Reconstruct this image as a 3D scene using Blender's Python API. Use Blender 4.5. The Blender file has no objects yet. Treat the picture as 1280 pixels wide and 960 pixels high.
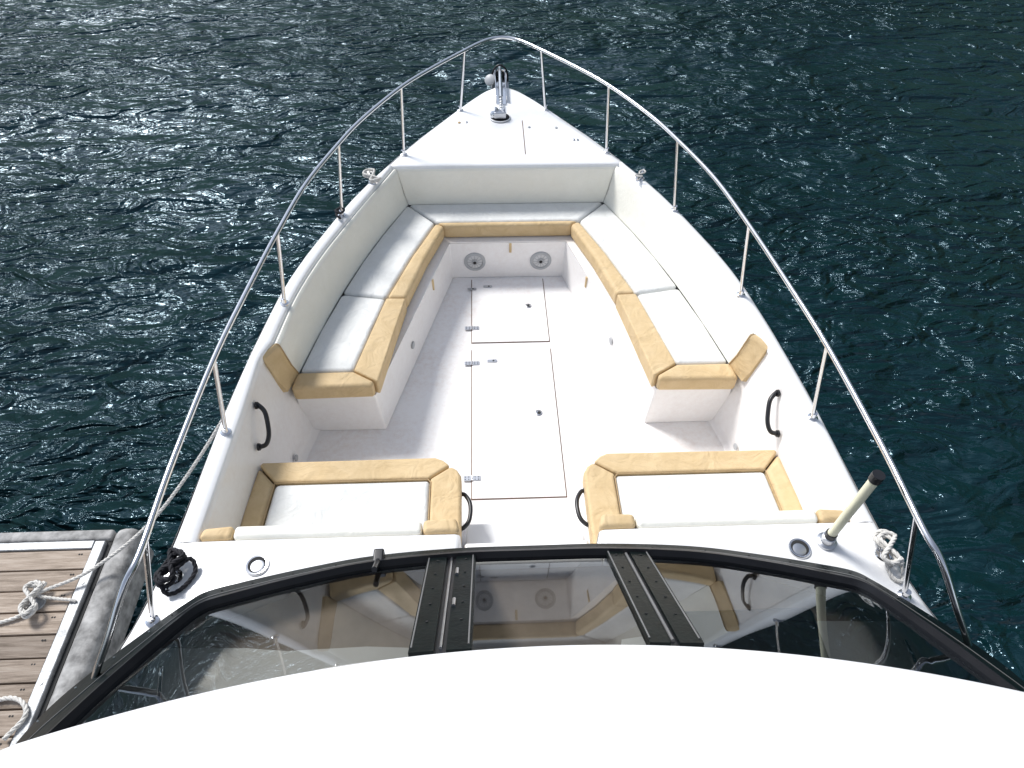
import bpy, bmesh, math, random
from mathutils import Vector, Matrix, noise as mnoise
random.seed(7)
sc=bpy.context.scene
COL=sc.collection
R=math.radians
# ---------------------------------------------------------------- materials
def newmat(name):
    m=bpy.data.materials.new(name);m.use_nodes=True
    nt=m.node_tree
    return m,nt,nt.nodes['Principled BSDF']
def node(nt,t,**k):
    n=nt.nodes.new(t)
    for a,b in k.items():
        if a=='op': n.operation=b
        else: setattr(n,a,b)
    return n
def noise(nt,scale,detail=4,rough=.55,vec=None,dist=0):
    n=nt.nodes.new('ShaderNodeTexNoise');n.inputs['Scale'].default_value=scale
    n.inputs['Detail'].default_value=detail;n.inputs['Roughness'].default_value=rough
    n.inputs['Distortion'].default_value=dist
    if vec is not None: nt.links.new(vec,n.inputs['Vector'])
    return n
def coords(nt,scale=(1,1,1),rot=(0,0,0)):
    t=nt.nodes.new('ShaderNodeTexCoord');m=nt.nodes.new('ShaderNodeMapping')
    m.inputs['Scale'].default_value=scale;m.inputs['Rotation'].default_value=rot
    nt.links.new(t.outputs['Object'],m.inputs['Vector']);return m.outputs['Vector']
def ramp(nt,fac,stops):
    r=nt.nodes.new('ShaderNodeValToRGB')
    while len(r.color_ramp.elements)<len(stops): r.color_ramp.elements.new(.5)
    for e,(p,c) in zip(r.color_ramp.elements,stops):
        e.position=p;e.color=(*c,1)
    nt.links.new(fac,r.inputs['Fac']);return r.outputs['Color']
def bump(nt,h,strength,dist,bs,prev=None):
    b=nt.nodes.new('ShaderNodeBump');b.inputs['Strength'].default_value=strength
    b.inputs['Distance'].default_value=dist
    nt.links.new(h,b.inputs['Height'])
    if prev is not None: nt.links.new(prev,b.inputs['Normal'])
    if bs is not None: nt.links.new(b.outputs['Normal'],bs.inputs['Normal'])
    return b.outputs['Normal']
def simple(name,c,rough=.4,metal=0,var=.06,nscale=8,bmp=0,bscale=60,spec=.5):
    m,nt,b=newmat(name);v=coords(nt)
    n=noise(nt,nscale,3,.6,v)
    lo=tuple(x*(1-var) for x in c);hi=tuple(min(1,x*(1+var)) for x in c)
    nt.links.new(ramp(nt,n.outputs['Fac'],[(.3,lo),(.7,hi)]),b.inputs['Base Color'])
    b.inputs['Roughness'].default_value=rough;b.inputs['Metallic'].default_value=metal
    b.inputs['Specular IOR Level'].default_value=spec
    if bmp:
        n2=noise(nt,bscale,2,.5,v);bump(nt,n2.outputs['Fac'],bmp,.01,b)
    return m
def gel(name,c,dirt=(.62,.5,.42),amt=.25,tex=0):
    m,nt,b=newmat(name);v=coords(nt)
    n=noise(nt,2.3,4,.65,v)
    n2=noise(nt,26,3,.7,v)
    mul=node(nt,'ShaderNodeMath',op='MULTIPLY');nt.links.new(n.outputs['Fac'],mul.inputs[0]);nt.links.new(n2.outputs['Fac'],mul.inputs[1])
    dc=tuple(a*(1-amt)+d*amt for a,d in zip(c,dirt))
    nt.links.new(ramp(nt,mul.outputs[0],[(.2,c),(.42,dc)]),b.inputs['Base Color'])
    b.inputs['Roughness'].default_value=.22
    if tex:
        n3=noise(nt,220,1,.5,v);bump(nt,n3.outputs['Fac'],tex,.003,b);b.inputs['Roughness'].default_value=.45
    return m
M_gel=gel('gelcoat_white',(.86,.86,.855),amt=.10)
M_floor=gel('gelcoat_floor',(.90,.88,.86),dirt=(.6,.45,.36),amt=.28,tex=.4)
M_liner=gel('gelcoat_liner',(.90,.88,.86),dirt=(.6,.48,.42),amt=.15)
M_roof=gel('gelcoat_roof',(.80,.80,.80),amt=.10)
def vinyl(name,c,c2,weave=500,rough=.55,wr=.45):
    m,nt,b=newmat(name);v=coords(nt)
    n=noise(nt,7,4,.7,v,.4)
    nt.links.new(ramp(nt,n.outputs['Fac'],[(.35,c),(.75,c2)]),b.inputs['Base Color'])
    b.inputs['Roughness'].default_value=rough
    n1=noise(nt,6,3,.55,v,1.2);p=bump(nt,n1.outputs['Fac'],wr,.03,None)
    n2=noise(nt,weave,1,.5,v);bump(nt,n2.outputs['Fac'],.35,.003,b,p)
    return m
M_pad=vinyl('vinyl_white',(.75,.755,.735),(.67,.675,.65),wr=.45)
M_back=vinyl('vinyl_cream',(.90,.885,.80),(.86,.84,.75),wr=.2)
M_tan=vinyl('vinyl_tan',(.66,.495,.28),(.57,.41,.21),weave=350,rough=.7,wr=.6)
M_tanp=simple('tan_piping',(.45,.31,.16),.6)
M_steel=simple('stainless_steel',(.72,.72,.73),.16,1,.03)
M_chrome=simple('brushed_steel',(.55,.56,.58),.32,1,.08,30)
M_black=simple('black_plastic',(.012,.012,.014),.35,0,.2)
M_rubber=simple('black_rubber_frame',(.005,.008,.008),.34,0,.3,14,.1,spec=.13)
M_bead=simple('grey_frame_bead',(.16,.16,.16),.4,0,.1)
M_seam=simple('brown_seam',(.16,.085,.05),.8)
M_dark=simple('dark_recess',(.02,.02,.02),.8)
M_grey=simple('grey_plastic',(.42,.43,.44),.45)
M_lgrey=simple('light_plastic',(.66,.66,.66),.45)
M_rope=simple('rope_white',(.62,.60,.56),.85,0,.2,60)
M_ropeb=simple('rope_black',(.012,.012,.016),.8,0,.3,60)
M_alu=simple('weathered_aluminium',(.34,.35,.36),.5,.4,.35,9,.3,40)
M_fend=simple('weathered_dock_bumper',(.30,.295,.285),.8,0,.5,11,.6,30)
M_dash=simple('cabin_dashboard',(.40,.33,.28),.6,0,.15)
M_pole=simple('antenna_cream',(.84,.80,.58),.4)
M_hill=simple('added_hill_foliage',(.035,.065,.05),.9,0,.6,.12,spec=.1)  # dark green of the added out-of-view hill mirrored in the water
# wood
M_wood,nt,b=newmat('weathered_planks');v=coords(nt,(2,26,8))
n=noise(nt,1.6,6,.7,v,.3)
oi=node(nt,'ShaderNodeObjectInfo')
c=ramp(nt,n.outputs['Fac'],[(.28,(.15,.115,.085)),(.5,(.33,.265,.21)),(.75,(.50,.43,.36))])
hs=node(nt,'ShaderNodeHueSaturation');nt.links.new(c,hs.inputs['Color'])
mr=node(nt,'ShaderNodeMapRange');mr.inputs['To Min'].default_value=.7;mr.inputs['To Max'].default_value=1.2
nt.links.new(oi.outputs['Random'],mr.inputs['Value']);nt.links.new(mr.outputs[0],hs.inputs['Value'])
nt.links.new(hs.outputs[0],b.inputs['Base Color']);b.inputs['Roughness'].default_value=.85
bump(nt,n.outputs['Fac'],.6,.01,b)
# glass
M_glass=bpy.data.materials.new('tinted_glass');M_glass.use_nodes=True;nt=M_glass.node_tree;nt.nodes.clear()
o=node(nt,'ShaderNodeOutputMaterial');mx=node(nt,'ShaderNodeMixShader');tr=node(nt,'ShaderNodeBsdfTransparent');gl=node(nt,'ShaderNodeBsdfGlossy');fr=node(nt,'ShaderNodeFresnel')
tr.inputs[0].default_value=(.56,.56,.54,1);gl.inputs['Roughness'].default_value=.01;gl.inputs['Color'].default_value=(.86,.93,1,1);fr.inputs[0].default_value=1.8
nt.links.new(fr.outputs[0],mx.inputs[0]);nt.links.new(tr.outputs[0],mx.inputs[1]);nt.links.new(gl.outputs[0],mx.inputs[2]);nt.links.new(mx.outputs[0],o.inputs[0])
# water
M_water,nt,b=newmat('harbour_water')
b.inputs['Base Color'].default_value=(.002,.016,.020,1);b.inputs['Roughness'].default_value=.02;b.inputs['IOR'].default_value=1.46
b.inputs['Specular Tint'].default_value=(.56,.84,1,1)
v1=coords(nt,(1,2.1,1),(0,0,R(16)));v2=coords(nt,(1,1.9,1),(0,0,R(-10)));v0=coords(nt,(.5,1,1),(0,0,R(25)))
a1=noise(nt,.62,2,.5,v1,.8);a2=noise(nt,1.6,2,.5,v2,1.6);a3=noise(nt,5.0,3,.5,v1,1.4)
pm=noise(nt,.30,3,.6,v0,.5)
mr=node(nt,'ShaderNodeMapRange');mr.inputs['From Min'].default_value=.36;mr.inputs['From Max'].default_value=.62;mr.inputs['To Min'].default_value=.40;mr.inputs['To Max'].default_value=1.25
nt.links.new(pm.outputs['Fac'],mr.inputs['Value'])
def madd(a,k,c=None):
    q=node(nt,'ShaderNodeMath',op='MULTIPLY_ADD');nt.links.new(a,q.inputs[0])
    if isinstance(k,float):q.inputs[1].default_value=k
    else:nt.links.new(k,q.inputs[1])
    if c is None:q.inputs[2].default_value=0
    else:nt.links.new(c,q.inputs[2])
    return q.outputs[0]
h=madd(a3.outputs['Fac'],.06,madd(a2.outputs['Fac'],.31))
h=madd(h,mr.outputs[0],madd(a1.outputs['Fac'],.52))
bump(nt,h,1,1.0,b)

# ---------------------------------------------------------------- helpers
def top(name,loc):
    e=bpy.data.objects.new(name,None);COL.objects.link(e);e.location=loc;e.empty_display_size=.2
    return e
def adopt(o,par):
    if par is not None:
        o.parent=par;o.matrix_parent_inverse=Matrix.Translation(par.location).inverted()
def mesh(name,verts,faces,mat,par=None,smooth=True,bev=0,seg=3,thick=0,ang=35):
    me=bpy.data.meshes.new(name);me.from_pydata([tuple(v) for v in verts],[],faces);me.update()
    bm=bmesh.new();bm.from_mesh(me);bmesh.ops.recalc_face_normals(bm,faces=bm.faces);bm.to_mesh(me);bm.free()
    o=bpy.data.objects.new(name,me);COL.objects.link(o);me.materials.append(mat)
    if thick:
        s=o.modifiers.new('s','SOLIDIFY');s.thickness=thick;s.offset=-1
    if bev:
        bv=o.modifiers.new('b','BEVEL');bv.width=bev;bv.segments=seg;bv.limit_method='ANGLE';bv.angle_limit=R(30)
    if smooth:
        for p in me.polygons:p.use_smooth=True
        if bev:
            w=o.modifiers.new('w','WEIGHTED_NORMAL')
        else:
            me.set_sharp_from_angle(angle=R(ang))
    adopt(o,par);return o
def prism(name,pts,z0,z1,mat,par=None,bev=.012,puff=0,seg=4):
    bm=bmesh.new()
    vb=[bm.verts.new((x,y,z0)) for x,y in pts];f=bm.faces.new(vb)
    r=bmesh.ops.extrude_face_region(bm,geom=[f])
    vs=[g for g in r['geom'] if isinstance(g,bmesh.types.BMVert)]
    for q in vs:q.co.z=z1
    bmesh.ops.recalc_face_normals(bm,faces=bm.faces)
    me=bpy.data.meshes.new(name);bm.to_mesh(me);bm.free()
    o=bpy.data.objects.new(name,me);COL.objects.link(o);me.materials.append(mat)
    if bev:
        bv=o.modifiers.new('b','BEVEL');bv.width=bev;bv.segments=seg;bv.limit_method='ANGLE';bv.angle_limit=R(60)
    for p in me.polygons:p.use_smooth=True
    o.modifiers.new('w','WEIGHTED_NORMAL')
    adopt(o,par);return o
def box(name,x0,x1,y0,y1,z0,z1,mat,par=None,bev=.005):
    return prism(name,[(x0,y0),(x1,y0),(x1,y1),(x0,y1)],z0,z1,mat,par,bev,seg=3)
def tube(name,pts,r,mat,par=None,smooth=True,cyc=False,res=4):
    cu=bpy.data.curves.new(name,'CURVE');cu.dimensions='3D';cu.bevel_depth=r;cu.bevel_resolution=res;cu.use_fill_caps=True
    s=cu.splines.new('POLY');s.points.add(len(pts)-1)
    for q,p in zip(s.points,pts):q.co=(*p,1)
    s.use_cyclic_u=cyc
    s.use_smooth=smooth
    o=bpy.data.objects.new(name,cu);COL.objects.link(o);cu.materials.append(mat);adopt(o,par);return o
def cat(pts,n=10):
    P=[Vector(p) for p in pts];out=[]
    P=[P[0]*2-P[1]]+P+[P[-1]*2-P[-2]]
    for i in range(1,len(P)-2):
        for k in range(n):
            t=k/n;a,b_,c_,d=P[i-1:i+3]
            out.append(.5*((2*b_)+(c_-a)*t+(2*a-5*b_+4*c_-d)*t*t+(3*b_-a-3*c_+d)*t**3))
    out.append(P[-2]);return out
def interp(tab,y):
    if y<=tab[0][0]:return tab[0][1]
    for (a,b_),(c_,d) in zip(tab,tab[1:]):
        if y<=c_: return b_+(d-b_)*(y-a)/(c_-a)
    return tab[-1][1]
def lathe(name,prof,loc,mat,par=None,axis=(0,0,1),n=32):
    V=[];F=[]
    q=Vector((0,0,1)).rotation_difference(Vector(axis)).to_matrix()
    for r,h in prof:
        for k in range(n):
            a=2*math.pi*k/n;V.append(Vector(loc)+q@Vector((r*math.cos(a),r*math.sin(a),h)))
    for i in range(len(prof)-1):
        for k in range(n):
            F.append((i*n+k,i*n+(k+1)%n,(i+1)*n+(k+1)%n,(i+1)*n+k))
    F.append(tuple(range(n))[::-1]);F.append(tuple((len(prof)-1)*n+k for k in range(n)))
    return mesh(name,V,F,mat,par,ang=40)
def rope(name,pts,r,mat,par=None,n=10):
    P=cat(pts,n)
    L=[0]
    for a,b_ in zip(P,P[1:]):L.append(L[-1]+(b_-a).length)
    step=r*.9;N=max(4,int(L[-1]/step));S=[];j=0
    for i in range(N+1):
        s=L[-1]*i/N
        while j<len(L)-2 and L[j+1]<s:j+=1
        t=(s-L[j])/max(1e-9,L[j+1]-L[j]);S.append(P[j].lerp(P[j+1],t))
    strands=[[],[],[]]
    prevn=None
    for i,p in enumerate(S):
        tg=(S[min(i+1,N)]-S[max(i-1,0)]).normalized()
        if prevn is None: nn=tg.orthogonal().normalized()
        else: nn=(prevn-tg*prevn.dot(tg)).normalized()
        prevn=nn;bb=tg.cross(nn)
        for k in range(3):
            a=i*.8+k*2*math.pi/3
            strands[k].append(p+(nn*math.cos(a)+bb*math.sin(a))*r*.5)
    cu=bpy.data.curves.new(name,'CURVE');cu.dimensions='3D';cu.bevel_depth=r*.56;cu.bevel_resolution=1;cu.use_fill_caps=True
    for st in strands:
        s=cu.splines.new('POLY');s.points.add(len(st)-1);s.use_smooth=True
        for q,p in zip(s.points,st):q.co=(*p,1)
    o=bpy.data.objects.new(name,cu);COL.objects.link(o);cu.materials.append(mat);adopt(o,par);return o

# ---------------------------------------------------------------- boat curves
G0=[(-6,1.9),(-3,1.98),(0,1.99),(.5,1.95),(.8,1.86),(1.0,1.77),(1.25,1.69),(1.6,1.64),(2.17,1.612),(2.46,1.595),(2.97,1.545),(3.58,1.45),(4.25,1.245),(4.6,1.11),(4.91,.965),(5.256,.785),(5.52,.62),(5.80,.435),(6.03,.275),(6.17,.17),(6.235,.105),(6.265,.05),(6.28,0)]
GUN=[(p.x,max(0,p.y)) for p in cat([Vector((a,b_,0)) for a,b_ in G0],6)]
YT=6.28
def gun(y): return interp(GUN,y)
def zd(y): return .80 if y<5.2 else .80+.02*min(1,(y-5.2)/.8)
YF=4.95
I0=[(2.96,1.45),(3.4,1.395),(3.81,1.298),(4.2,1.168),(4.5,1.058),(4.75,.968),(4.95,.895)]
INN=[(1.64,1.53),(2.46,1.50),(2.80,1.495),(2.86,1.485)]+[(p.x,p.y) for p in cat([Vector((a,b_,0)) for a,b_ in I0],4)]
def inn(y): return interp(INN,y)
yacht=top('motor_yacht',(0,0,0))
ys=[-6,-4,-2,0,.3,.5,.8,1,1.25,1.5,2,2.5,3,3.4,3.8,4.2,4.5,4.8,5.1,5.4,5.7,5.9,6.05,6.17,6.235,6.265,YT]
V=[];F=[];levels=[(0,0,0),(.012,-.03,.0),(.012,-.06,0),(0,-.09,0),(-.03,-.35,.3),(-.14,-.9,.55),(-.30,-1.5,.9),(-.6,-2.1,1.4)]
full=[(-gun(y),y) for y in ys[:-1]]+[(0,YT)]+[(gun(y),y) for y in reversed(ys[:-1])]
for dx,dz,k in levels:
    for x,y in full:
        g=abs(x);sg=(1 if x>0 else -1)
        bowf=max(0,(y-3)/3.28)
        nx=max(0,g*(1-.25*(-dz)*bowf)+dx)
        ny=y-(-dz)*.28*bowf**2*1.2 if dz<-.05 else y
        V.append((sg*nx if x else 0,ny,zd(y)+dz-.012))
n=len(full)
for i in range(len(levels)-1):
    for k in range(n-1):F.append((i*n+k,i*n+k+1,(i+1)*n+k+1,(i+1)*n+k))
mesh('hull_topsides',V,F,M_gel,yacht)
def deckside(sg):
    V=[];F=[]
    yl=[1.64+(YF-1.64)*i/60 for i in range(61)]+[2.80,2.86,2.96];yl=sorted(set(yl))
    m=7
    for y in yl:
        a=inn(y);g=gun(y);z=zd(y)
        row=[(a-.004,z-.05),(a,z-.012),(a+.008,z),(a+(g-a)*.5,z+.005),(g-.022,z),(g-.008,z-.006),(g,z-.02)]
        V+=[(sg*x,y,zz) for x,zz in row]
    for i in range(len(yl)-1):
        for k in range(m-1):F.append((i*m+k,i*m+k+1,(i+1)*m+k+1,(i+1)*m+k))
    mesh('side_deck',V,F,M_gel,yacht,ang=60)
    V=[];F=[];yl=[.3+(1.64-.3)*i/16 for i in range(17)]
    for y in yl:
        g=gun(y);z=.80
        row=[(.325,.02),(.325,z-.03),(.332,z-.008),(.35,z),(.7,z+.003),(1.2,z+.003),(g-.03,z),(g-.008,z-.006),(g,z-.02)]
        V+=[(sg*x,y,zz) for x,zz in row]
    m=9
    for i in range(len(yl)-1):
        for k in range(m-1):F.append((i*m+k,i*m+k+1,(i+1)*m+k+1,(i+1)*m+k))
    base=len(V);i=len(yl)-1
    row=[V[i*m+k] for k in range(1,m)]
    rr=[(x,1.652,z-.02) for x,y,z in row]
    rb=[(x,1.652,.0) for x,y,z in row]
    V+=rr+rb;w=len(rr)
    for k in range(w-1):
        F.append((i*m+1+k,i*m+2+k,base+k+1,base+k))
        if k<w-3:F.append((base+k,base+k+1,base+w+k+1,base+w+k))
    mesh('aft_deck',V,F,M_gel,yacht,ang=60)
deckside(1);deckside(-1)
V=[];F=[];yl=[YF+(YT-YF)*i/44 for i in range(45)];m=17
def fdz(x,y):
    g=max(gun(y),.001);s=min(1,abs(x)/g);return zd(y)+.02*(1-s*s)*min(1,(y-YF)/.3)
for y in yl:
    g=max(gun(y),.001);z=zd(y)
    for k in range(m):
        s=-1+2*k/(m-1)
        s=math.copysign(1-(1-abs(s))**1.6,s)
        V.append((s*g,y,fdz(s*g,y)-(.02 if abs(s)>.999 else 0)))
for i in range(len(yl)-1):
    for k in range(m-1):F.append((i*m+k,i*m+k+1,(i+1)*m+k+1,(i+1)*m+k))
b0=len(V)
V+=[(V[k][0],YF-.012,V[k][2]-.012) for k in range(m)]+[(V[k][0],YF-.014,.70) for k in range(m)]
for k in range(m-1):
    F.append((k,k+1,b0+k+1,b0+k));F.append((b0+k,b0+k+1,b0+m+k+1,b0+m+k))
mesh('foredeck',V,F,M_gel,yacht,ang=50)
mesh('cockpit_floor',[(-1.5,1.2,0),(1.5,1.2,0),(1.5,5,0),(-1.5,5,0)],[(0,1,2,3)],M_floor,yacht,False)
for sg in(1,-1):
    V=[];F=[];yl=[1.64+i*(3.1-1.64)/16 for i in range(17)];m=6
    for y in yl:
        bx=interp([(1.6,1.45),(2.68,1.40),(2.93,1.345),(3.1,1.30)],y)
        ax=interp([(1.64,1.53),(2.46,1.50),(2.8,1.495),(3.1,1.47)],y)
        for x,z in [(ax,.755),(ax-.004,.70),(ax*.6+bx*.4,.40),(bx+.012,.05),(bx,.015),(bx-.03,.001)]:V.append((sg*x,y,z))
    for i in range(len(yl)-1):
        for k in range(m-1):F.append((i*m+k,i*m+k+1,(i+1)*m+k+1,(i+1)*m+k))
    mesh('cockpit_liner',V,F,M_liner,yacht,ang=60)
box('companion_step',-.323,.323,1.3,2.06,.003,.20,M_gel,yacht,.015)
box('companion_step_upper',-.322,.322,1.3,1.80,.203,.44,M_gel,yacht,.015)
box('companion_sill',-.321,.321,1.3,1.56,.443,.78,M_gel,yacht,.012)
def hatch(x0,x1,y0,y1,nm):
    mesh(nm+'_gasket',[(x0-.006,y0-.006,.003),(x1+.006,y0-.006,.003),(x1+.006,y1+.006,.003),(x0-.006,y1+.006,.003)],[(0,1,2,3)],M_seam,yacht,False)
    box(nm,x0,x1,y0,y1,.0035,.009,M_floor,yacht,.002)
hatch(-.298,.288,3.745,4.495,'floor_hatch');hatch(-.298,.288,2.35,3.66,'floor_hatch_large')
def hinge(x,y):
    box('hatch_hinge_plate',x-.055,x-.005,y-.018,y+.018,.010,.014,M_chrome,yacht,.001)
    box('hatch_hinge_plate',x+.005,x+.055,y-.018,y+.018,.010,.014,M_chrome,yacht,.001)
    tube('hatch_hinge_pin',[(x,y-.02,.016),(x,y+.02,.016)],.005,M_steel,yacht)
    for dx in(-.042,-.02,.02,.042):
        for dy in(-.009,.009):
            lathe('hinge_screw',[(.0035,0),(.0035,.002)],(x+dx,y+dy,.0135),M_dark,yacht,n=8)
for y in(3.90,3.52,2.50):hinge(-.298,y)
def latch(x,y,r=.026):
    lathe('hatch_latch',[(r,0),(r,.004),(r*.8,.006),(r*.75,.003)],(x,y,.009),M_chrome,yacht)
    lathe('hatch_latch_core',[(r*.5,0),(r*.5,.003)],(x+.004,y,.0105),M_dark,yacht)
latch(.15,4.15);latch(.16,3.03)
for x,y in((-.30,4.37),(-.17,4.40),(-.15,3.54)):
    prism('drain_fitting',[(x-.035,y-.012),(x+.03,y-.016),(x+.04,y),(x+.03,y+.016),(x-.035,y+.012)],.010,.014,M_chrome,yacht,.001)
    lathe('drain_hole',[(.007,0),(.007,.002)],(x+.01,y,.0135),M_dark,yacht,n=12)
for sx in(1,-1):
    lathe('wall_fitting',[(.022,0),(.022,.006),(.014,.008)],(sx*1.405,2.63,.10),M_grey,yacht,axis=(-sx,-.1,.1))

# ---------------------------------------------------------------- lounge
sofa=top('lounge_sofa',(0,4,0))
V=[];F=[]
base=[(1.40,2.93),(.875,2.925),(.66,3.75),(.455,4.535),(-.455,4.535),(-.66,3.75),(-.875,2.925),(-1.40,2.93)]
for (x,y) in base:V.append((x,y,0.002))
for (x,y) in base:
    V.append((x*1.03 if abs(x)<1 else x,y,.345))
for k in range(7):F.append((k,k+1,9+k,8+k))
mesh('seat_base',V,F,M_liner,sofa,True,.012,3)
mesh('seat_base_deck',[(1.40,2.935,.344),(.90,2.935,.344),(.68,3.75,.344),(.47,4.54,.344),(-.47,4.54,.344),(-.68,3.75,.344),(-.90,2.935,.344),(-1.40,2.935,.344),(-1.2,3.85,.344),(-.82,4.94,.344),(.82,4.94,.344),(1.2,3.85,.344)],
 [(0,1,2,11),(2,3,10,11),(3,4,9,10),(4,5,8,9),(5,6,7,8)],M_liner,sofa,False)
Z0,Z1=.347,.470
def mir(p,s):
    q=[(s*x,y) for x,y in p];return q if s>0 else q[::-1]
ZT=.775
for s in(1,-1):
    prism('seat_pad',mir([(1.035,3.035),(1.375,3.035),(1.30,3.42),(1.206,3.795),(.888,3.735)],s),Z0,Z1-.004,M_pad,sofa,.030)
    prism('seat_trim_end',mir([(1.405,2.89),(1.385,3.03),(1.032,3.03),(.885,2.935),(.91,2.90)],s),Z0,Z1,M_tan,sofa,.034)
    prism('seat_trim',mir([(.868,2.935),(.882,2.938),(1.03,3.034),(.884,3.733),(.748,3.728),(.80,3.40)],s),Z0,Z1,M_tan,sofa,.034)
    prism('seat_pad',mir([(.888,3.745),(1.204,3.805),(1.10,4.17),(.985,4.50),(.815,4.925),(.578,4.655),(.74,4.22)],s),Z0,Z1-.004,M_pad,sofa,.030)
    prism('seat_trim',mir([(.746,3.738),(.884,3.743),(.735,4.22),(.573,4.65),(.50,4.605),(.63,4.20)],s),Z0,Z1,M_tan,sofa,.030)
    def sec(foot,ti,to,zt=ZT):
        return [(foot[0],foot[1],.455),(foot[0]+(ti[0]-foot[0])*.45,foot[1]+(ti[1]-foot[1])*.45,.56),(ti[0]-.004,ti[1]-.002,zt-.022),(ti[0]+.004,ti[1]+.002,zt-.005),(ti[0]*.5+to[0]*.5,ti[1]*.5+to[1]*.5,zt+.004),(to[0],to[1],zt-.004),(to[0],to[1],.455)]
    secs=[sec((.805,4.93),(.862,4.925),(.892,4.948)),sec((.885,4.74),(.938,4.73),(.968,4.735)),sec((.982,4.50),(1.028,4.50),(1.056,4.505)),sec((1.092,4.18),(1.140,4.18),(1.172,4.185)),
          sec((1.205,3.80),(1.265,3.80),(1.298,3.805)),sec((1.298,3.41),(1.362,3.40),(1.393,3.40)),sec((1.375,3.035),(1.410,2.97),(1.447,2.97))]
    def loft(name,secs,mat):
        V=[];F=[];m=len(secs[0])
        for q in secs:V+=[(s*x,y,z) for x,y,z in q]
        for i in range(len(secs)-1):
            for k in range(m):F.append((i*m+k,i*m+(k+1)%m,(i+1)*m+(k+1)%m,(i+1)*m+k))
        F.append(tuple(range(m)));F.append(tuple((len(secs)-1)*m+k for k in range(m)))
        return mesh(name,V,F,mat,sofa,ang=50)
    S2=[]
    cols=[cat([Vector(q[k]) for q in secs],5) for k in range(7)]
    for i in range(len(cols[0])):S2.append([tuple(cols[k][i]) for k in range(7)])
    loft('backrest',S2,M_back)
    capA=sec((1.377,3.028),(1.411,2.962),(1.450,2.962));capB=sec((1.395,2.95),(1.450,2.905),(1.482,2.92),ZT+.004);capC=sec((1.418,2.875),(1.482,2.845),(1.492,2.86),ZT)
    loft('backrest_cap',[capA,capB,capC],M_tan)
    tube('cap_piping',[(s*x,y,z) for x,y,z in capA[:5]],.004,M_tanp,sofa)
prism('seat_pad',[(-.808,4.93),(-.572,4.662),(.572,4.662),(.808,4.93)],Z0,Z1-.004,M_pad,sofa,.030)
prism('seat_trim',[(-.565,4.657),(-.495,4.602),(.495,4.602),(.565,4.657)],Z0,Z1,M_tan,sofa,.024)
V=[];F=[]
for x in(-1,-.5,0,.5,1):
    for (fx,y,z) in[(.803,4.925,.455),(.825,4.922,.56),(.858,4.918,.753),(.862,4.920,.770),(.875,4.926,.779),(.890,4.935,.772),(.890,4.935,.455)]:V.append((x*fx,y,z))
for i in range(4):
    for k in range(6):F.append((i*7+k,i*7+k+1,(i+1)*7+k+1,(i+1)*7+k))
mesh('backrest',V,F,M_back,sofa,ang=50)
for p,q in(((.02,4.545,.31),(.02,4.535,.21)),((-.585,4.10,.31),(-.56,4.10,.20)),((.585,4.10,.31),(.56,4.10,.20))):
    box('pull_strap',p[0]-.010,p[0]+.010,p[1]-.022,p[1]-.004,q[2]+.045,p[2]+.03,M_tan,sofa,.003)
for s in(1,-1):
    lathe('base_latch',[(.028,0),(.028,.006),(.018,.009)],(s*.717,3.56,.17),M_grey,sofa,axis=(-s,-.25,0))
for s in(1,-1):
    sp=top('deck_speaker',(s*.27,4.52,.165))
    L=(s*.27,4.536,.165);ax=(0,-1,.02)
    lathe('speaker_bezel',[(.088,0),(.088,.008),(.080,.014),(.066,.014),(.062,.006),(.0,.004)],L,M_grey,sp,axis=ax,n=48)
    lathe('speaker_grille',[(.062,.005),(.050,.012),(.03,.009),(.0,.009)],L,M_lgrey,sp,axis=ax,n=48)
    lathe('speaker_tweeter',[(.026,.009),(.024,.017),(.012,.021),(.0,.022)],L,M_grey,sp,axis=ax,n=32)
    lathe('speaker_cap',[(.014,.021),(.012,.025),(.0,.026)],L,M_dark,sp,axis=ax,n=24)
    for k in range(12):
        a=k*math.pi/6
        tube('speaker_rib',[(L[0]+.026*math.cos(a),L[1]-.013,L[2]+.026*math.sin(a)),(L[0]+.062*math.cos(a),L[1]-.014,L[2]+.062*math.sin(a))],.002,M_grey,sp)

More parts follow.
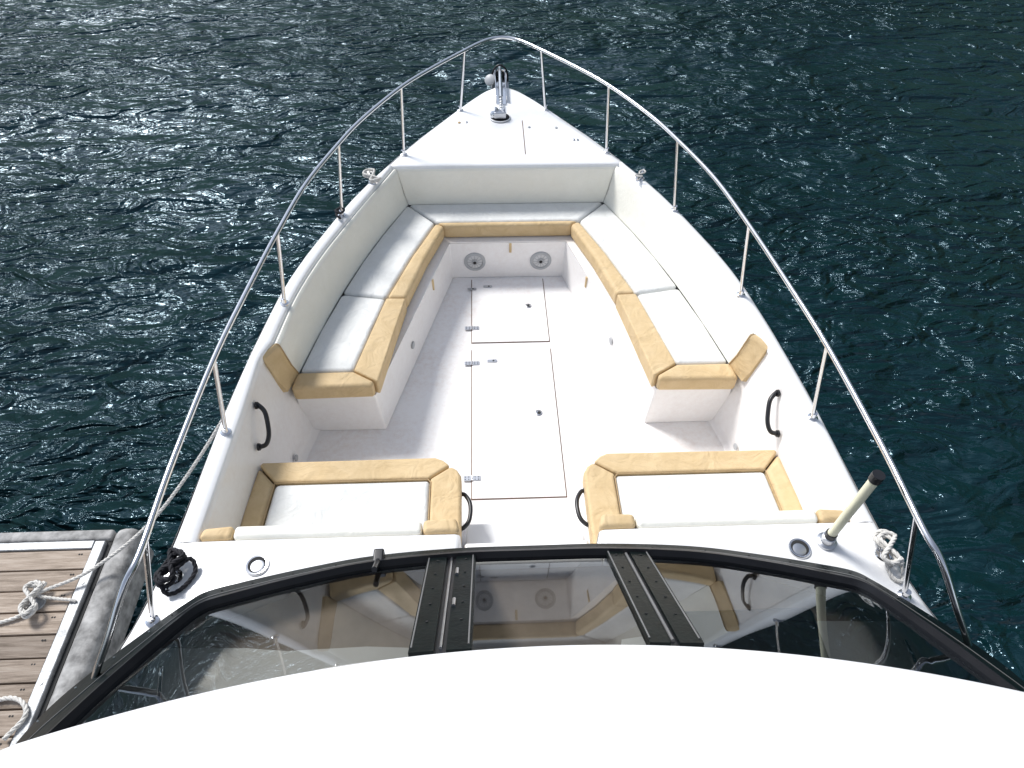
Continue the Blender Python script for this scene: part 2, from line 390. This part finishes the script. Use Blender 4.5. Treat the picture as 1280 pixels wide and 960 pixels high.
# ---------------------------------------------------------------- rear benches
for s in(1,-1):
    be=top('cushioned_bench',(s*.95,2.0,0))
    P=lambda q:mir(q,s)
    prism('bench_base',P([(.35,1.66),(.35,2.17),(.46,2.29),(1.43,2.29),(1.44,1.66)]),.002,.345,M_liner,be,.02)
    prism('seat_trim_inner',P([(.34,1.70),(.508,1.70),(.508,2.165),(.520,2.185),(.400,2.272),(.365,2.246),(.342,2.205)]),Z0,Z1,M_tan,be,.034)
    prism('seat_trim_front',P([(.404,2.276),(.523,2.190),(1.360,2.190),(1.475,2.315),(1.455,2.33),(.490,2.335),(.445,2.315)]),Z0,Z1,M_tan,be,.034)
    prism('seat_trim_outer',P([(1.365,2.187),(1.39,1.70),(1.505,1.70),(1.50,2.0),(1.478,2.308)]),Z0,Z1,M_tan,be,.034)
    prism('seat_pad',P([(.513,1.70),(1.385,1.70),(1.361,2.184),(.528,2.184),(.513,2.165)]),Z0,Z1-.004,M_pad,be,.030)
    prism('backrest',P([(.505,1.655),(1.375,1.655),(1.375,1.725),(.505,1.725)]),.45,.800,M_back,be,.022)
    prism('backrest_cap_inner',P([(.325,1.655),(.50,1.655),(.50,1.727),(.345,1.735)]),.45,.802,M_tan,be,.022)
    prism('backrest_cap_outer',P([(1.38,1.655),(1.53,1.655),(1.52,1.715),(1.38,1.727)]),.45,.802,M_tan,be,.022)
    tube('pad_piping',[(s*.511,1.72,Z1-.006),(s*.511,2.168,Z1-.006),(s*.526,2.187,Z1-.006),(s*1.362,2.187,Z1-.006),(s*1.388,1.72,Z1-.006)],.003,M_tanp,be)
    gh=top('grab_handle',(s*.33,2.03,.36))
    pts=cat([(s*.352,2.14,.38),(s*.325,2.13,.385),(s*.298,2.08,.39),(s*.292,2.02,.39),(s*.302,1.96,.385),(s*.33,1.925,.38),(s*.352,1.92,.375)],6)
    tube('grip',pts,.012,M_black,gh)
    for y in(2.14,1.92):lathe('grip_foot',[(.02,0),(.018,.01)],(s*.35,y,.378),M_black,gh,axis=(-s,0,0),n=20)
    gw=top('grab_handle',(s*1.46,2.47,.62))
    e=.02
    pts=cat([(s*(1.478+e*.4),2.56,.69),(s*(1.455+e),2.565,.69),(s*(1.415+e),2.53,.67),(s*(1.395+e),2.47,.63),(s*(1.39+e),2.42,.59),(s*(1.405+e),2.385,.56),(s*(1.44+e),2.375,.55)],6)
    tube('grip',pts,.013,M_black,gw)
    lathe('grip_foot',[(.022,0),(.02,.012)],(s*1.485,2.56,.69),M_black,gw,axis=(-s,0,.1),n=20)
    lathe('grip_foot',[(.022,0),(.02,.012)],(s*1.470,2.375,.55),M_black,gw,axis=(-s,0,.1),n=20)
    zc=.804
    ch=top('cup_holder',(s*1.21,1.51,zc))
    lathe('rim',[(.038,.004),(.040,.009),(.048,.010),(.052,.004),(.052,.0)],(s*1.225,1.51,zc),M_steel,ch,n=40)
    lathe('well',[(.0385,.0085),(.038,.003)],(s*1.225,1.51,zc),M_dark,ch,n=40)
    lathe('well_bottom',[(.030,.0),(.022,.002),(0,.002)],(s*1.221,1.503,zc+.0088),M_chrome,ch,n=40)

# ---------------------------------------------------------------- rail
rail=top('bow_guard_rail',(0,3,.9))
RP=[(1.715,.97,.80),(1.69,.99,.93),(1.60,1.07,1.10),(1.52,1.20,1.26),(1.487,1.32,1.295),(1.488,1.72,1.30),(1.470,2.32,1.30),(1.43,2.75,1.305),(1.366,3.33,1.305),(1.285,3.84,1.31),(1.15,4.337,1.31),(1.025,4.70,1.31),(.790,5.17,1.32),(.567,5.50,1.325),(.325,5.81,1.33),(.20,5.96,1.333),(.10,6.045,1.335),(0,6.075,1.335)]
full=[(-x,y,z) for x,y,z in RP[:-1]]+[RP[-1]]+[p for p in reversed(RP[:-1])]
tube('top_rail',cat(full,8),.0135,M_steel,rail,res=6)
ST=[((1.61,1.27),(1.482,1.36,1.297)),((1.55,2.28),(1.470,2.32,1.30)),((1.435,3.30),(1.366,3.33,1.305)),((1.205,4.26),(1.15,4.337,1.31)),((.82,5.11),(.790,5.17,1.32)),((.375,5.83),(.315,5.825,1.33))]
for s in(1,-1):
    for (x,y),t in ST:
        z=zd(y)+.002
        tube('stanchion',[(s*x,y,z),(s*t[0],t[1],t[2])],.0115,M_steel,rail,res=5)
        lathe('stanchion_base',[(.028,0),(.028,.006),(.016,.012),(.015,.04)],(s*x,y,z),M_steel,rail,n=24)

# ---------------------------------------------------------------- anchor gear
anc=top('bow_anchor',(0,6.2,.9))
zb=.842;D=.28
lathe('windlass_recess',[(.085,0),(.085,.003)],(-.03,5.38+D,zb-.006),M_dark,anc,n=36)
tube('recess_lip',[(-.03+.087*math.cos(a*math.pi/16),5.38+D+.087*math.sin(a*math.pi/16),zb-.003) for a in range(32)],.005,M_gel,anc,cyc=True)
lathe('windlass_gypsy',[(.045,-.045),(.045,-.03),(.026,-.012),(.026,.012),(.045,.03),(.045,.045)],(-.03,5.39+D,zb+.035),M_chrome,anc,axis=(1,0,0),n=28)
box('windlass_body',-.08,.02,5.33+D,5.36+D,zb,zb+.06,M_chrome,anc,.01)
lathe('windlass_cap',[(.03,0),(.03,.03),(.02,.045)],(-.085,5.38+D,zb),M_steel,anc,n=24)
for dx in(-.045,.045):
    prism('roller_cheek',[(-.01+dx-.004,5.66+D),(-.01+dx+.004,5.66+D),(-.01+dx+.004,6.22+D),(-.01+dx-.004,6.22+D)],zb-.012,zb+.055,M_steel,anc,.002)
mesh('roller_plate',[(-.055,5.62+D,zb-.002),(.035,5.62+D,zb-.002),(.035,6.2+D,zb+.003),(-.055,6.2+D,zb+.003)],[(0,1,2,3)],M_steel,anc,False,thick=.012)
lathe('bow_roller',[(.035,-.04),(.02,-.01),(.02,.01),(.035,.04)],(-.01,6.18+D,zb+.03),M_black,anc,axis=(1,0,0),n=24)
tube('anchor_shank',cat([(-.015,5.64+D,zb+.05),(-.012,5.9+D,zb+.07),(-.01,6.15+D,zb+.075),(-.01,6.30+D,zb+.03),(-.01,6.33+D,zb-.12)],6),.017,M_chrome,anc)
for k in range(10):
    y=5.42+D+k*.024;a=k%2
    pts=[( -.02+.010*math.cos(t*math.pi/5)*(1 if a else .3), y+.018*math.sin(t*math.pi/5), zb+.045+.010*math.cos(t*math.pi/5)*(0.3 if a else 1)) for t in range(10)]
    tube('chain_link',pts,.004,M_chrome,anc,cyc=True)
V=[(-.01,6.38+D,zb+.0),(-.09,6.28+D,zb-.02),(-.10,6.10+D,zb-.10),(-.05,6.08+D,zb-.18),(-.01,6.24+D,zb-.22),(.03,6.08+D,zb-.18),(.08,6.10+D,zb-.10),(.07,6.28+D,zb-.02)]
mesh('anchor_fluke',V,[(0,1,4),(1,2,3,4),(0,4,7),(4,5,6,7)],M_chrome,anc,True,thick=.012)
tube('anchor_rollbar',cat([(-.085,6.20+D,zb-.05),(-.08,6.18+D,zb+.03),(-.05,6.17+D,zb+.09),(-.01,6.17+D,zb+.11),(.03,6.17+D,zb+.09),(.06,6.18+D,zb+.03),(.065,6.20+D,zb-.05)],6),.009,M_black,anc)
lathe('anchor_swivel_disc',[(.05,0),(.05,.02),(.035,.03)],(-.10,6.10+D,zb+.0),M_grey,anc,axis=(-.3,-.6,.7),n=28)
V=[];F=[]
for i in range(9):
    y=5.08+i*.53/8
    for x in(.155,.161):V.append((x,y,fdz(x,y)+.004))
for i in range(8):F.append((2*i,2*i+1,2*i+3,2*i+2))
mesh('anchor_locker_seam',V,F,M_seam,yacht,False)
for x,y,mt in((-.38,5.60,M_tanp),(-.32,5.60,M_chrome),(.21,5.50,M_grey),(.44,5.50,M_grey),(.57,5.30,M_chrome),(.60,5.30,M_chrome)):
    lathe('deck_fitting',[(.013,0),(.013,.006),(.008,.009)],(x,y,fdz(x,y)),mt,yacht,n=16)
def cleat(x,y,z,yaw,par=None,sz=1.,mat=M_steel):
    c=top('mooring_cleat',(x,y,z))
    d=Vector((math.cos(yaw),math.sin(yaw),0))*sz;p=Vector((x,y,z))
    tube('horns',cat([p-d*.11+Vector((0,0,.05*sz)),p-d*.05+Vector((0,0,.042*sz)),p+Vector((0,0,.04*sz)),p+d*.05+Vector((0,0,.042*sz)),p+d*.11+Vector((0,0,.05*sz))],5),.010*sz,mat,c)
    for k in(-1,1):
        tube('leg',[p+d*.03*k,p+d*.03*k+Vector((0,0,.042*sz))],.011*sz,mat,c)
    lathe('foot',[(.05*sz,0),(.045*sz,.006)],(x,y,z),mat,c,n=24)
    return c
cl=[(-1.025,4.70,.804,R(118)),(1.025,4.70,.804,R(62)),(-1.575,1.47,.804,R(95)),(1.60,1.47,.804,R(80))]
for c in cl:cleat(*c,sz=.75)
def knot(name,x,y,z,r,mat,yaw,turns=3,size=.07,zs=.02):
    pts=[]
    for i in range(turns*8):
        a=i*math.pi/4;w=1+.25*random.uniform(-1,1)
        u=math.sin(a)*size*w;v_=math.sin(2*a)*size*.45*w
        pts.append((x+u*math.cos(yaw)-v_*math.sin(yaw),y+u*math.sin(yaw)+v_*math.cos(yaw),z+zs+.012*i/8+random.uniform(0,.012)))
    return rope(name,pts,r,mat,None,5)
knot('mooring_rope',-1.025,4.70,.815,.009,M_rope,R(118),2,.09)
knot('mooring_rope',1.025,4.70,.815,.006,M_rope,R(62),1,.06)
knot('dock_line_black',-1.575,1.49,.812,.011,M_ropeb,R(75),4,.075)
rope('dock_line_black',[(-1.56,1.47,.86),(-1.51,1.53,.85),(-1.485,1.48,.82),(-1.53,1.40,.815),(-1.58,1.38,.83),(-1.61,1.45,.87),(-1.60,1.56,.84)],.010,M_ropeb,None,8)
knot('mooring_rope',1.60,1.47,.815,.010,M_rope,R(80),3,.08)
rope('mooring_rope',[(1.60,1.48,.86),(1.64,1.44,.84),(1.645,1.37,.815),(1.62,1.33,.812),(1.585,1.36,.815),(1.575,1.44,.85)],.010,M_rope,None,8)
rope('dock_line_black',[(-1.225,4.27,.85),(-1.23,4.21,.87),(-1.195,4.20,.86),(-1.18,4.26,.85),(-1.22,4.30,.84),(-1.235,4.23,.83),(-1.20,4.18,.83)],.009,M_ropeb,None,6)

an=top('antenna_pole',(1.385,1.54,.80))
lathe('base',[(.045,0),(.045,.012),(.032,.018),(.030,.05),(.022,.055)],(1.36,1.54,.803),M_chrome,an,n=30)
lathe('collar',[(.026,0),(.026,.03)],(1.36,1.54,.853),M_black,an,n=24)
tube('pole',[(1.36,1.54,.86),(1.383,1.535,1.33)],.021,M_pole,an,res=6)
tube('tip',[(1.382,1.535,1.305),(1.384,1.535,1.345)],.026,M_black,an,res=6)

# ---------------------------------------------------------------- windshield
ws=top('windshield',(0,1.2,.9))
BC=[(0,1.49),(.34,1.488),(.7,1.463),(.98,1.415),(1.22,1.362),(1.37,1.322),(1.44,1.275),(1.53,1.195),(1.68,1.05),(1.83,.88),(1.92,.70),(1.94,.45)]
half=cat([Vector((x,y,0)) for x,y in BC],6)
half=[(p.x,p.y) for p in half]
curve=[(-x,y) for x,y in reversed(half[1:])]+half
TM=1.04
def S(x,y,t,off=0):
    bx=x*(1-.13*t*min(1,(abs(x)/1.2)**2));by=y-.627*t
    nx=.35*x/1.8;nn=Vector((nx,.655,.756)).normalized()
    return Vector((bx,by,.885+.543*t))+nn*off
def wstrip(name,sel,t0,t1,mat,off0,off1,nt_=8,par=ws):
    V=[];F=[];n=len(sel)
    T=[t0(x) if callable(t0) else t0 for x,y in sel],[t1(x) if callable(t1) else t1 for x,y in sel]
    for layer,of in enumerate((off0,off1)):
        for j in range(nt_+1):
            for i,(x,y) in enumerate(sel):
                t=T[0][i]+(T[1][i]-T[0][i])*j/nt_
                V.append(S(x,y,t,of))
    m=n*(nt_+1)
    for j in range(nt_):
        for i in range(n-1):
            a=j*n+i;F.append((a,a+1,a+n+1,a+n));F.append((m+a,m+a+n,m+a+n+1,m+a+1))
    for i in range(n-1):
        F.append((i,m+i,m+i+1,i+1));a=nt_*n+i;F.append((a,a+1,m+a+1,m+a))
    for j in range(nt_):
        a=j*n;F.append((a,a+n,m+a+n,m+a));a=j*n+n-1;F.append((a,m+a,m+a+n,a+n))
    return mesh(name,V,F,mat,par,ang=40)
V=[];F=[];n=len(curve)
for j in range(9):
    for x,y in curve:V.append(S(x,y,TM*j/8))
for j in range(8):
    for i in range(n-1):
        a=j*n+i;F.append((a,a+1,a+n+1,a+n))
mesh('glass_pane',V,F,M_glass,ws,ang=180)
bw=lambda x:.055+.065*min(1,(abs(x)/1.4)**2)+.26*min(1,max(0,(abs(x)-1.36)/.40))
wstrip('frame_lower',curve,-.03,bw,M_rubber,-.02,.022,4)
wstrip('frame_bead',curve,lambda x:bw(x)-.012,lambda x:bw(x)+.012,M_black,-.01,.030,2)
wstrip('frame_groove',curve,lambda x:bw(x)*.48,lambda x:bw(x)*.48+.006,M_bead,.0,.024,1)
wstrip('frame_sill',curve,-.075,-.032,M_rubber,-.045,.006,2)
def crv_y(x):
    ax=abs(x)
    for (a,b_),(c_,d) in zip(half,half[1:]):
        if a<=ax<=c_:return b_+(d-b_)*(ax-a)/(c_-a)
    return half[-1][1]
def seg(x0,x1,n=6):return[(x0+(x1-x0)*i/n,crv_y(x0+(x1-x0)*i/n)) for i in range(n+1)]
for a,c in((-.455,-.372),(-.332,-.250),(.315,.385),(.415,.495)):
    wstrip('mullion',seg(a,c),.02,1.045,M_rubber,-.015,.016,10)
wstrip('mullion_gap',seg(-.373,-.331),.03,1.045,M_black,-.012,.004,6)
wstrip('mullion_gap',seg(.384,.416),.03,1.045,M_black,-.012,.004,6)
for x in(-.352,.400):
    tube('mullion_bead',[S(x,crv_y(x),.05+t*.16,.007) for t in range(0,7)],.006,M_chrome if x<0 else M_bead,ws)
for x in(-.448,-.26,.322,.488):
    tube('mullion_bead',[S(x,crv_y(x),.05+t*.16,.016) for t in range(0,7)],.003,M_bead,ws)
for t in(.25,.6):
    p=S(-.322,crv_y(-.322),t,.018);q=S(-.322,crv_y(-.322),t+.07,.018);tube('hinge_knuckle',[p,q],.007,M_chrome,ws)
for s in(1,-1):
    for k in range(5):
        t=.12+.17*k
        for x in((-.41,-.29) if s<0 else (.35,.455)):
            lathe('frame_bolt',[(.005,0),(.005,.003)],S(x,crv_y(x),t,.016),M_dark,ws,axis=(0,.655,.756),n=10)
    tube('inner_strut',[(s*1.45,1.02,.93),(s*1.25,.72,1.27)],.010,M_steel,ws)
for i in range(3,len(curve)-3,4):
    x,y=curve[i];lathe('frame_screw',[(.005,0),(.005,.002)],S(x,y,.02,.022),M_chrome if abs(x)>1.5 else M_dark,ws,axis=(0,.655,.756),n=8)
box('window_catch',-.69,-.645,1.43,1.50,.90,.945,M_black,ws,.008)
tube('window_catch_arm',[(-.668,1.45,.93),(-.664,1.36,1.02)],.012,M_black,ws)
cab=yacht
mesh('dashboard',[(-1.6,1.15,.80),(-.8,1.44,.835),(.8,1.44,.835),(1.6,1.15,.80),(1.6,.3,.72),(-1.6,.3,.72)],[(0,1,2,3,4,5)],M_dash,cab,False)
box('dashboard_binnacle',.55,1.15,.95,1.20,.80,.90,M_black,cab,.03)
box('cabin_bulkhead',-1.6,1.6,-2.5,-2.4,-.3,1.6,M_dash,cab)
mesh('cabin_floor',[(-1.7,-2.6,-.3),(1.7,-2.6,-.3),(1.7,.6,-.3),(-1.7,.6,-.3)],[(0,1,2,3)],M_dash,cab,False)
V=[];F=[];prof=[(.06,-.075),(.012,-.06),(0,-.035),(.0,-.012),(.006,0),(.02,.006),(.09,.020),(.11,.027),(.13,.037),(.17,.050),(.4,.12),(.8,.22),(1.4,.32),(2.5,.38),(4.5,.38)]
xs=[-1.95+3.9*i/60 for i in range(61)]
for d,z in prof:
    for x in xs:
        e=.843-.0877*x*x-(max(0,abs(x)-1.55)/.3)**2*.12
        V.append((x,e-d,1.480+z-.015*x*x-(max(0,abs(x)-1.7)/.2)**2*.05))
n=61
for j in range(len(prof)-1):
    for i in range(n-1):
        a=j*n+i;F.append((a,a+1,a+n+1,a+n))
mesh('hardtop_roof',V,F,M_roof,yacht,ang=60)
for s in(1,-1):
    mesh('cabin_side',[(s*1.92,.35,.78),(s*1.92,-3.6,.78),(s*1.84,-3.6,1.72),(s*1.84,0,1.48)],[(0,1,2,3)],M_gel,yacht,False)

# ---------------------------------------------------------------- water + unseen hill added to darken the water reflections
mesh('water',[(-3000,-3000,-.9),(3000,-3000,-.9),(3000,3000,-.9),(-3000,3000,-.9)],[(0,1,2,3)],M_water,None,False)
V=[];F=[];na,nr=190,16
for i in range(na+1):
    azd=-110+245*i/na;az=R(azd)
    lv=interp([(-110,.08),(-80,.20),(-20,.20),(6,.16),(24,1.0),(120,1.0),(135,.15)],azd)
    for j in range(nr+1):
        t=j/nr;r_=75+90*t
        hh=88*math.sin(min(1,t*1.15)*math.pi/2)*lv
        p=Vector((math.sin(az)*r_,math.cos(az)*r_,0))
        hh*=.80+.35*mnoise.noise(p*.02)
        hh+=(3.0*mnoise.noise(p*.16)+1.8*mnoise.noise(p*.45))*min(1,t*6)
        V.append((p.x,p.y,-1.4+hh))
for i in range(na):
    for j in range(nr):
        a=i*(nr+1)+j;F.append((a,a+1,a+nr+2,a+nr+1))
mesh('added_reflection_hill',V,F,M_hill,None,True,ang=80)  # added out of view so the water has something dark to reflect
# ---------------------------------------------------------------- dock
dk=top('wooden_dock',(-3.5,1,-.35))
zt=-.35
y=2.28
w=.138
while y>-1.5:
    y0=y-w+.010
    box('plank',-5.6,-2.735+random.uniform(-.004,.004),y0,y,zt-.04,zt+random.uniform(-.003,.003),M_wood,dk,.004)
    for xx in(-2.80,-2.785,-3.5):
        lathe('plank_screw',[(.006,0),(.005,.001)],(xx,y-.03,zt+.0025),M_dark,dk,n=8)
    y-=w
box('frame_channel_side',-2.73,-2.665,-1.5,2.34,zt-.10,zt+.012,M_alu,dk,.006)
box('frame_channel_inner',-2.662,-2.635,-1.5,2.345,zt-.12,zt-.02,M_dark,dk,.003)
box('frame_channel_end',-5.6,-2.735,2.288,2.345,zt-.10,zt+.010,M_alu,dk,.006)
box('frame_end_outer',-5.6,-2.64,2.352,2.43,zt-.16,zt+.006,M_fend,dk,.02)
box('dock_bumper',-2.63,-2.475,-1.5,2.44,zt-.22,zt+.022,M_fend,dk,.055)
box('dock_bumper_strip',-2.54,-2.46,-1.5,2.40,zt-.26,zt-.05,M_fend,dk,.03)
box('dock_float',-5.5,-2.7,-1.4,2.2,-1.1,zt-.06,M_dark,dk,.02)
for yy in(1.45,2.05):
    lathe('dock_bolt',[(.012,0),(.010,.006)],(-2.70,yy,zt+.012),M_chrome,dk,n=12)
dc=cleat(-2.93,1.93,zt+.004,R(100),sz=1.1,mat=M_alu)
rope('mooring_rope',[(-1.50,3.05,.78),(-1.58,3.02,.70),(-1.85,2.75,.30),(-2.25,2.35,-.08),(-2.62,2.10,-.26),(-2.88,1.98,-.29),(-2.93,1.93,-.28)],.011,M_rope,None,10)
knot('mooring_rope',-2.93,1.93,zt+.02,.012,M_rope,R(100),3,.10,.03)
rope('mooring_rope',[(-2.93,1.90,zt+.04),(-2.99,1.84,zt+.02),(-3.12,1.80,zt+.015),(-3.22,1.79,zt+.015),(-3.30,1.82,zt+.015),(-3.36,1.75,zt+.015),(-3.30,1.68,zt+.015),(-3.26,1.62,zt+.015),(-3.32,1.55,zt+.015),(-3.42,1.6,zt+.015),(-3.45,1.72,zt+.018),(-3.36,1.83,zt+.03),(-3.26,1.76,zt+.03),(-3.24,1.66,zt+.03),(-3.32,1.58,zt+.03),(-3.45,1.52,zt+.02)],.012,M_rope,None,8)
rope('mooring_rope',[(-3.55,1.40,zt+.015),(-3.2,1.36,zt+.015),(-2.95,1.36,zt+.015),(-2.82,1.37,zt+.03),(-2.74,1.34,zt+.03),(-2.70,1.27,zt+.03),(-2.76,1.16,zt+.03)],.013,M_rope,None,8)
rope('mooring_rope',[(-2.93,1.98,zt+.03),(-2.90,1.95,zt+.05),(-2.80,1.94,zt+.03),(-2.72,1.93,zt+.03),(-2.69,1.925,zt+.02)],.010,M_rope,None,8)

# ---------------------------------------------------------------- camera
cam=bpy.data.cameras.new('camera');co=bpy.data.objects.new('camera',cam);COL.objects.link(co)
cam.sensor_width=36;cam.lens=853.96/1280*36;cam.clip_end=9000;cam.clip_start=.05
co.matrix_world=Matrix.Translation((-.1754,0,3.6))@Matrix.Rotation(-.0493,4,'Z')@Matrix.Rotation(math.pi/2-.826,4,'X')@Matrix.Rotation(.0135,4,'Z')
sc.camera=co
# ---------------------------------------------------------------- light
EL,AZ=R(50),R(-46)
w=bpy.data.worlds.new('World');sc.world=w;w.use_nodes=True;nt=w.node_tree
sky=nt.nodes.new('ShaderNodeTexSky');sky.sky_type='NISHITA';sky.sun_disc=False;sky.sun_elevation=EL;sky.sun_rotation=AZ%(2*math.pi)
sky.air_density=1.0;sky.dust_density=1.0;sky.ozone_density=1.5
hs=nt.nodes.new('ShaderNodeHueSaturation');hs.inputs['Saturation'].default_value=.38
mx=nt.nodes.new('ShaderNodeMix');mx.data_type='RGBA';mx.blend_type='MULTIPLY';mx.inputs['Factor'].default_value=1
mx.inputs['B'].default_value=(.94,1.0,1.10,1)
nt.links.new(sky.outputs[0],hs.inputs['Color']);nt.links.new(hs.outputs[0],mx.inputs['A'])
bg=nt.nodes['Background'];nt.links.new(mx.outputs['Result'],bg.inputs[0]);bg.inputs[1].default_value=.15
sl=bpy.data.lights.new('sun','SUN');so=bpy.data.objects.new('sun',sl);COL.objects.link(so)
sl.energy=4.0;sl.angle=R(16);sl.color=(1,.98,.955)
d=Vector((math.sin(AZ)*math.cos(EL),math.cos(AZ)*math.cos(EL),math.sin(EL)))
so.rotation_euler=d.to_track_quat('Z','Y').to_euler();so.location=(-10,15,15)
sc.view_settings.view_transform='Standard';sc.view_settings.look='None';sc.view_settings.exposure=0
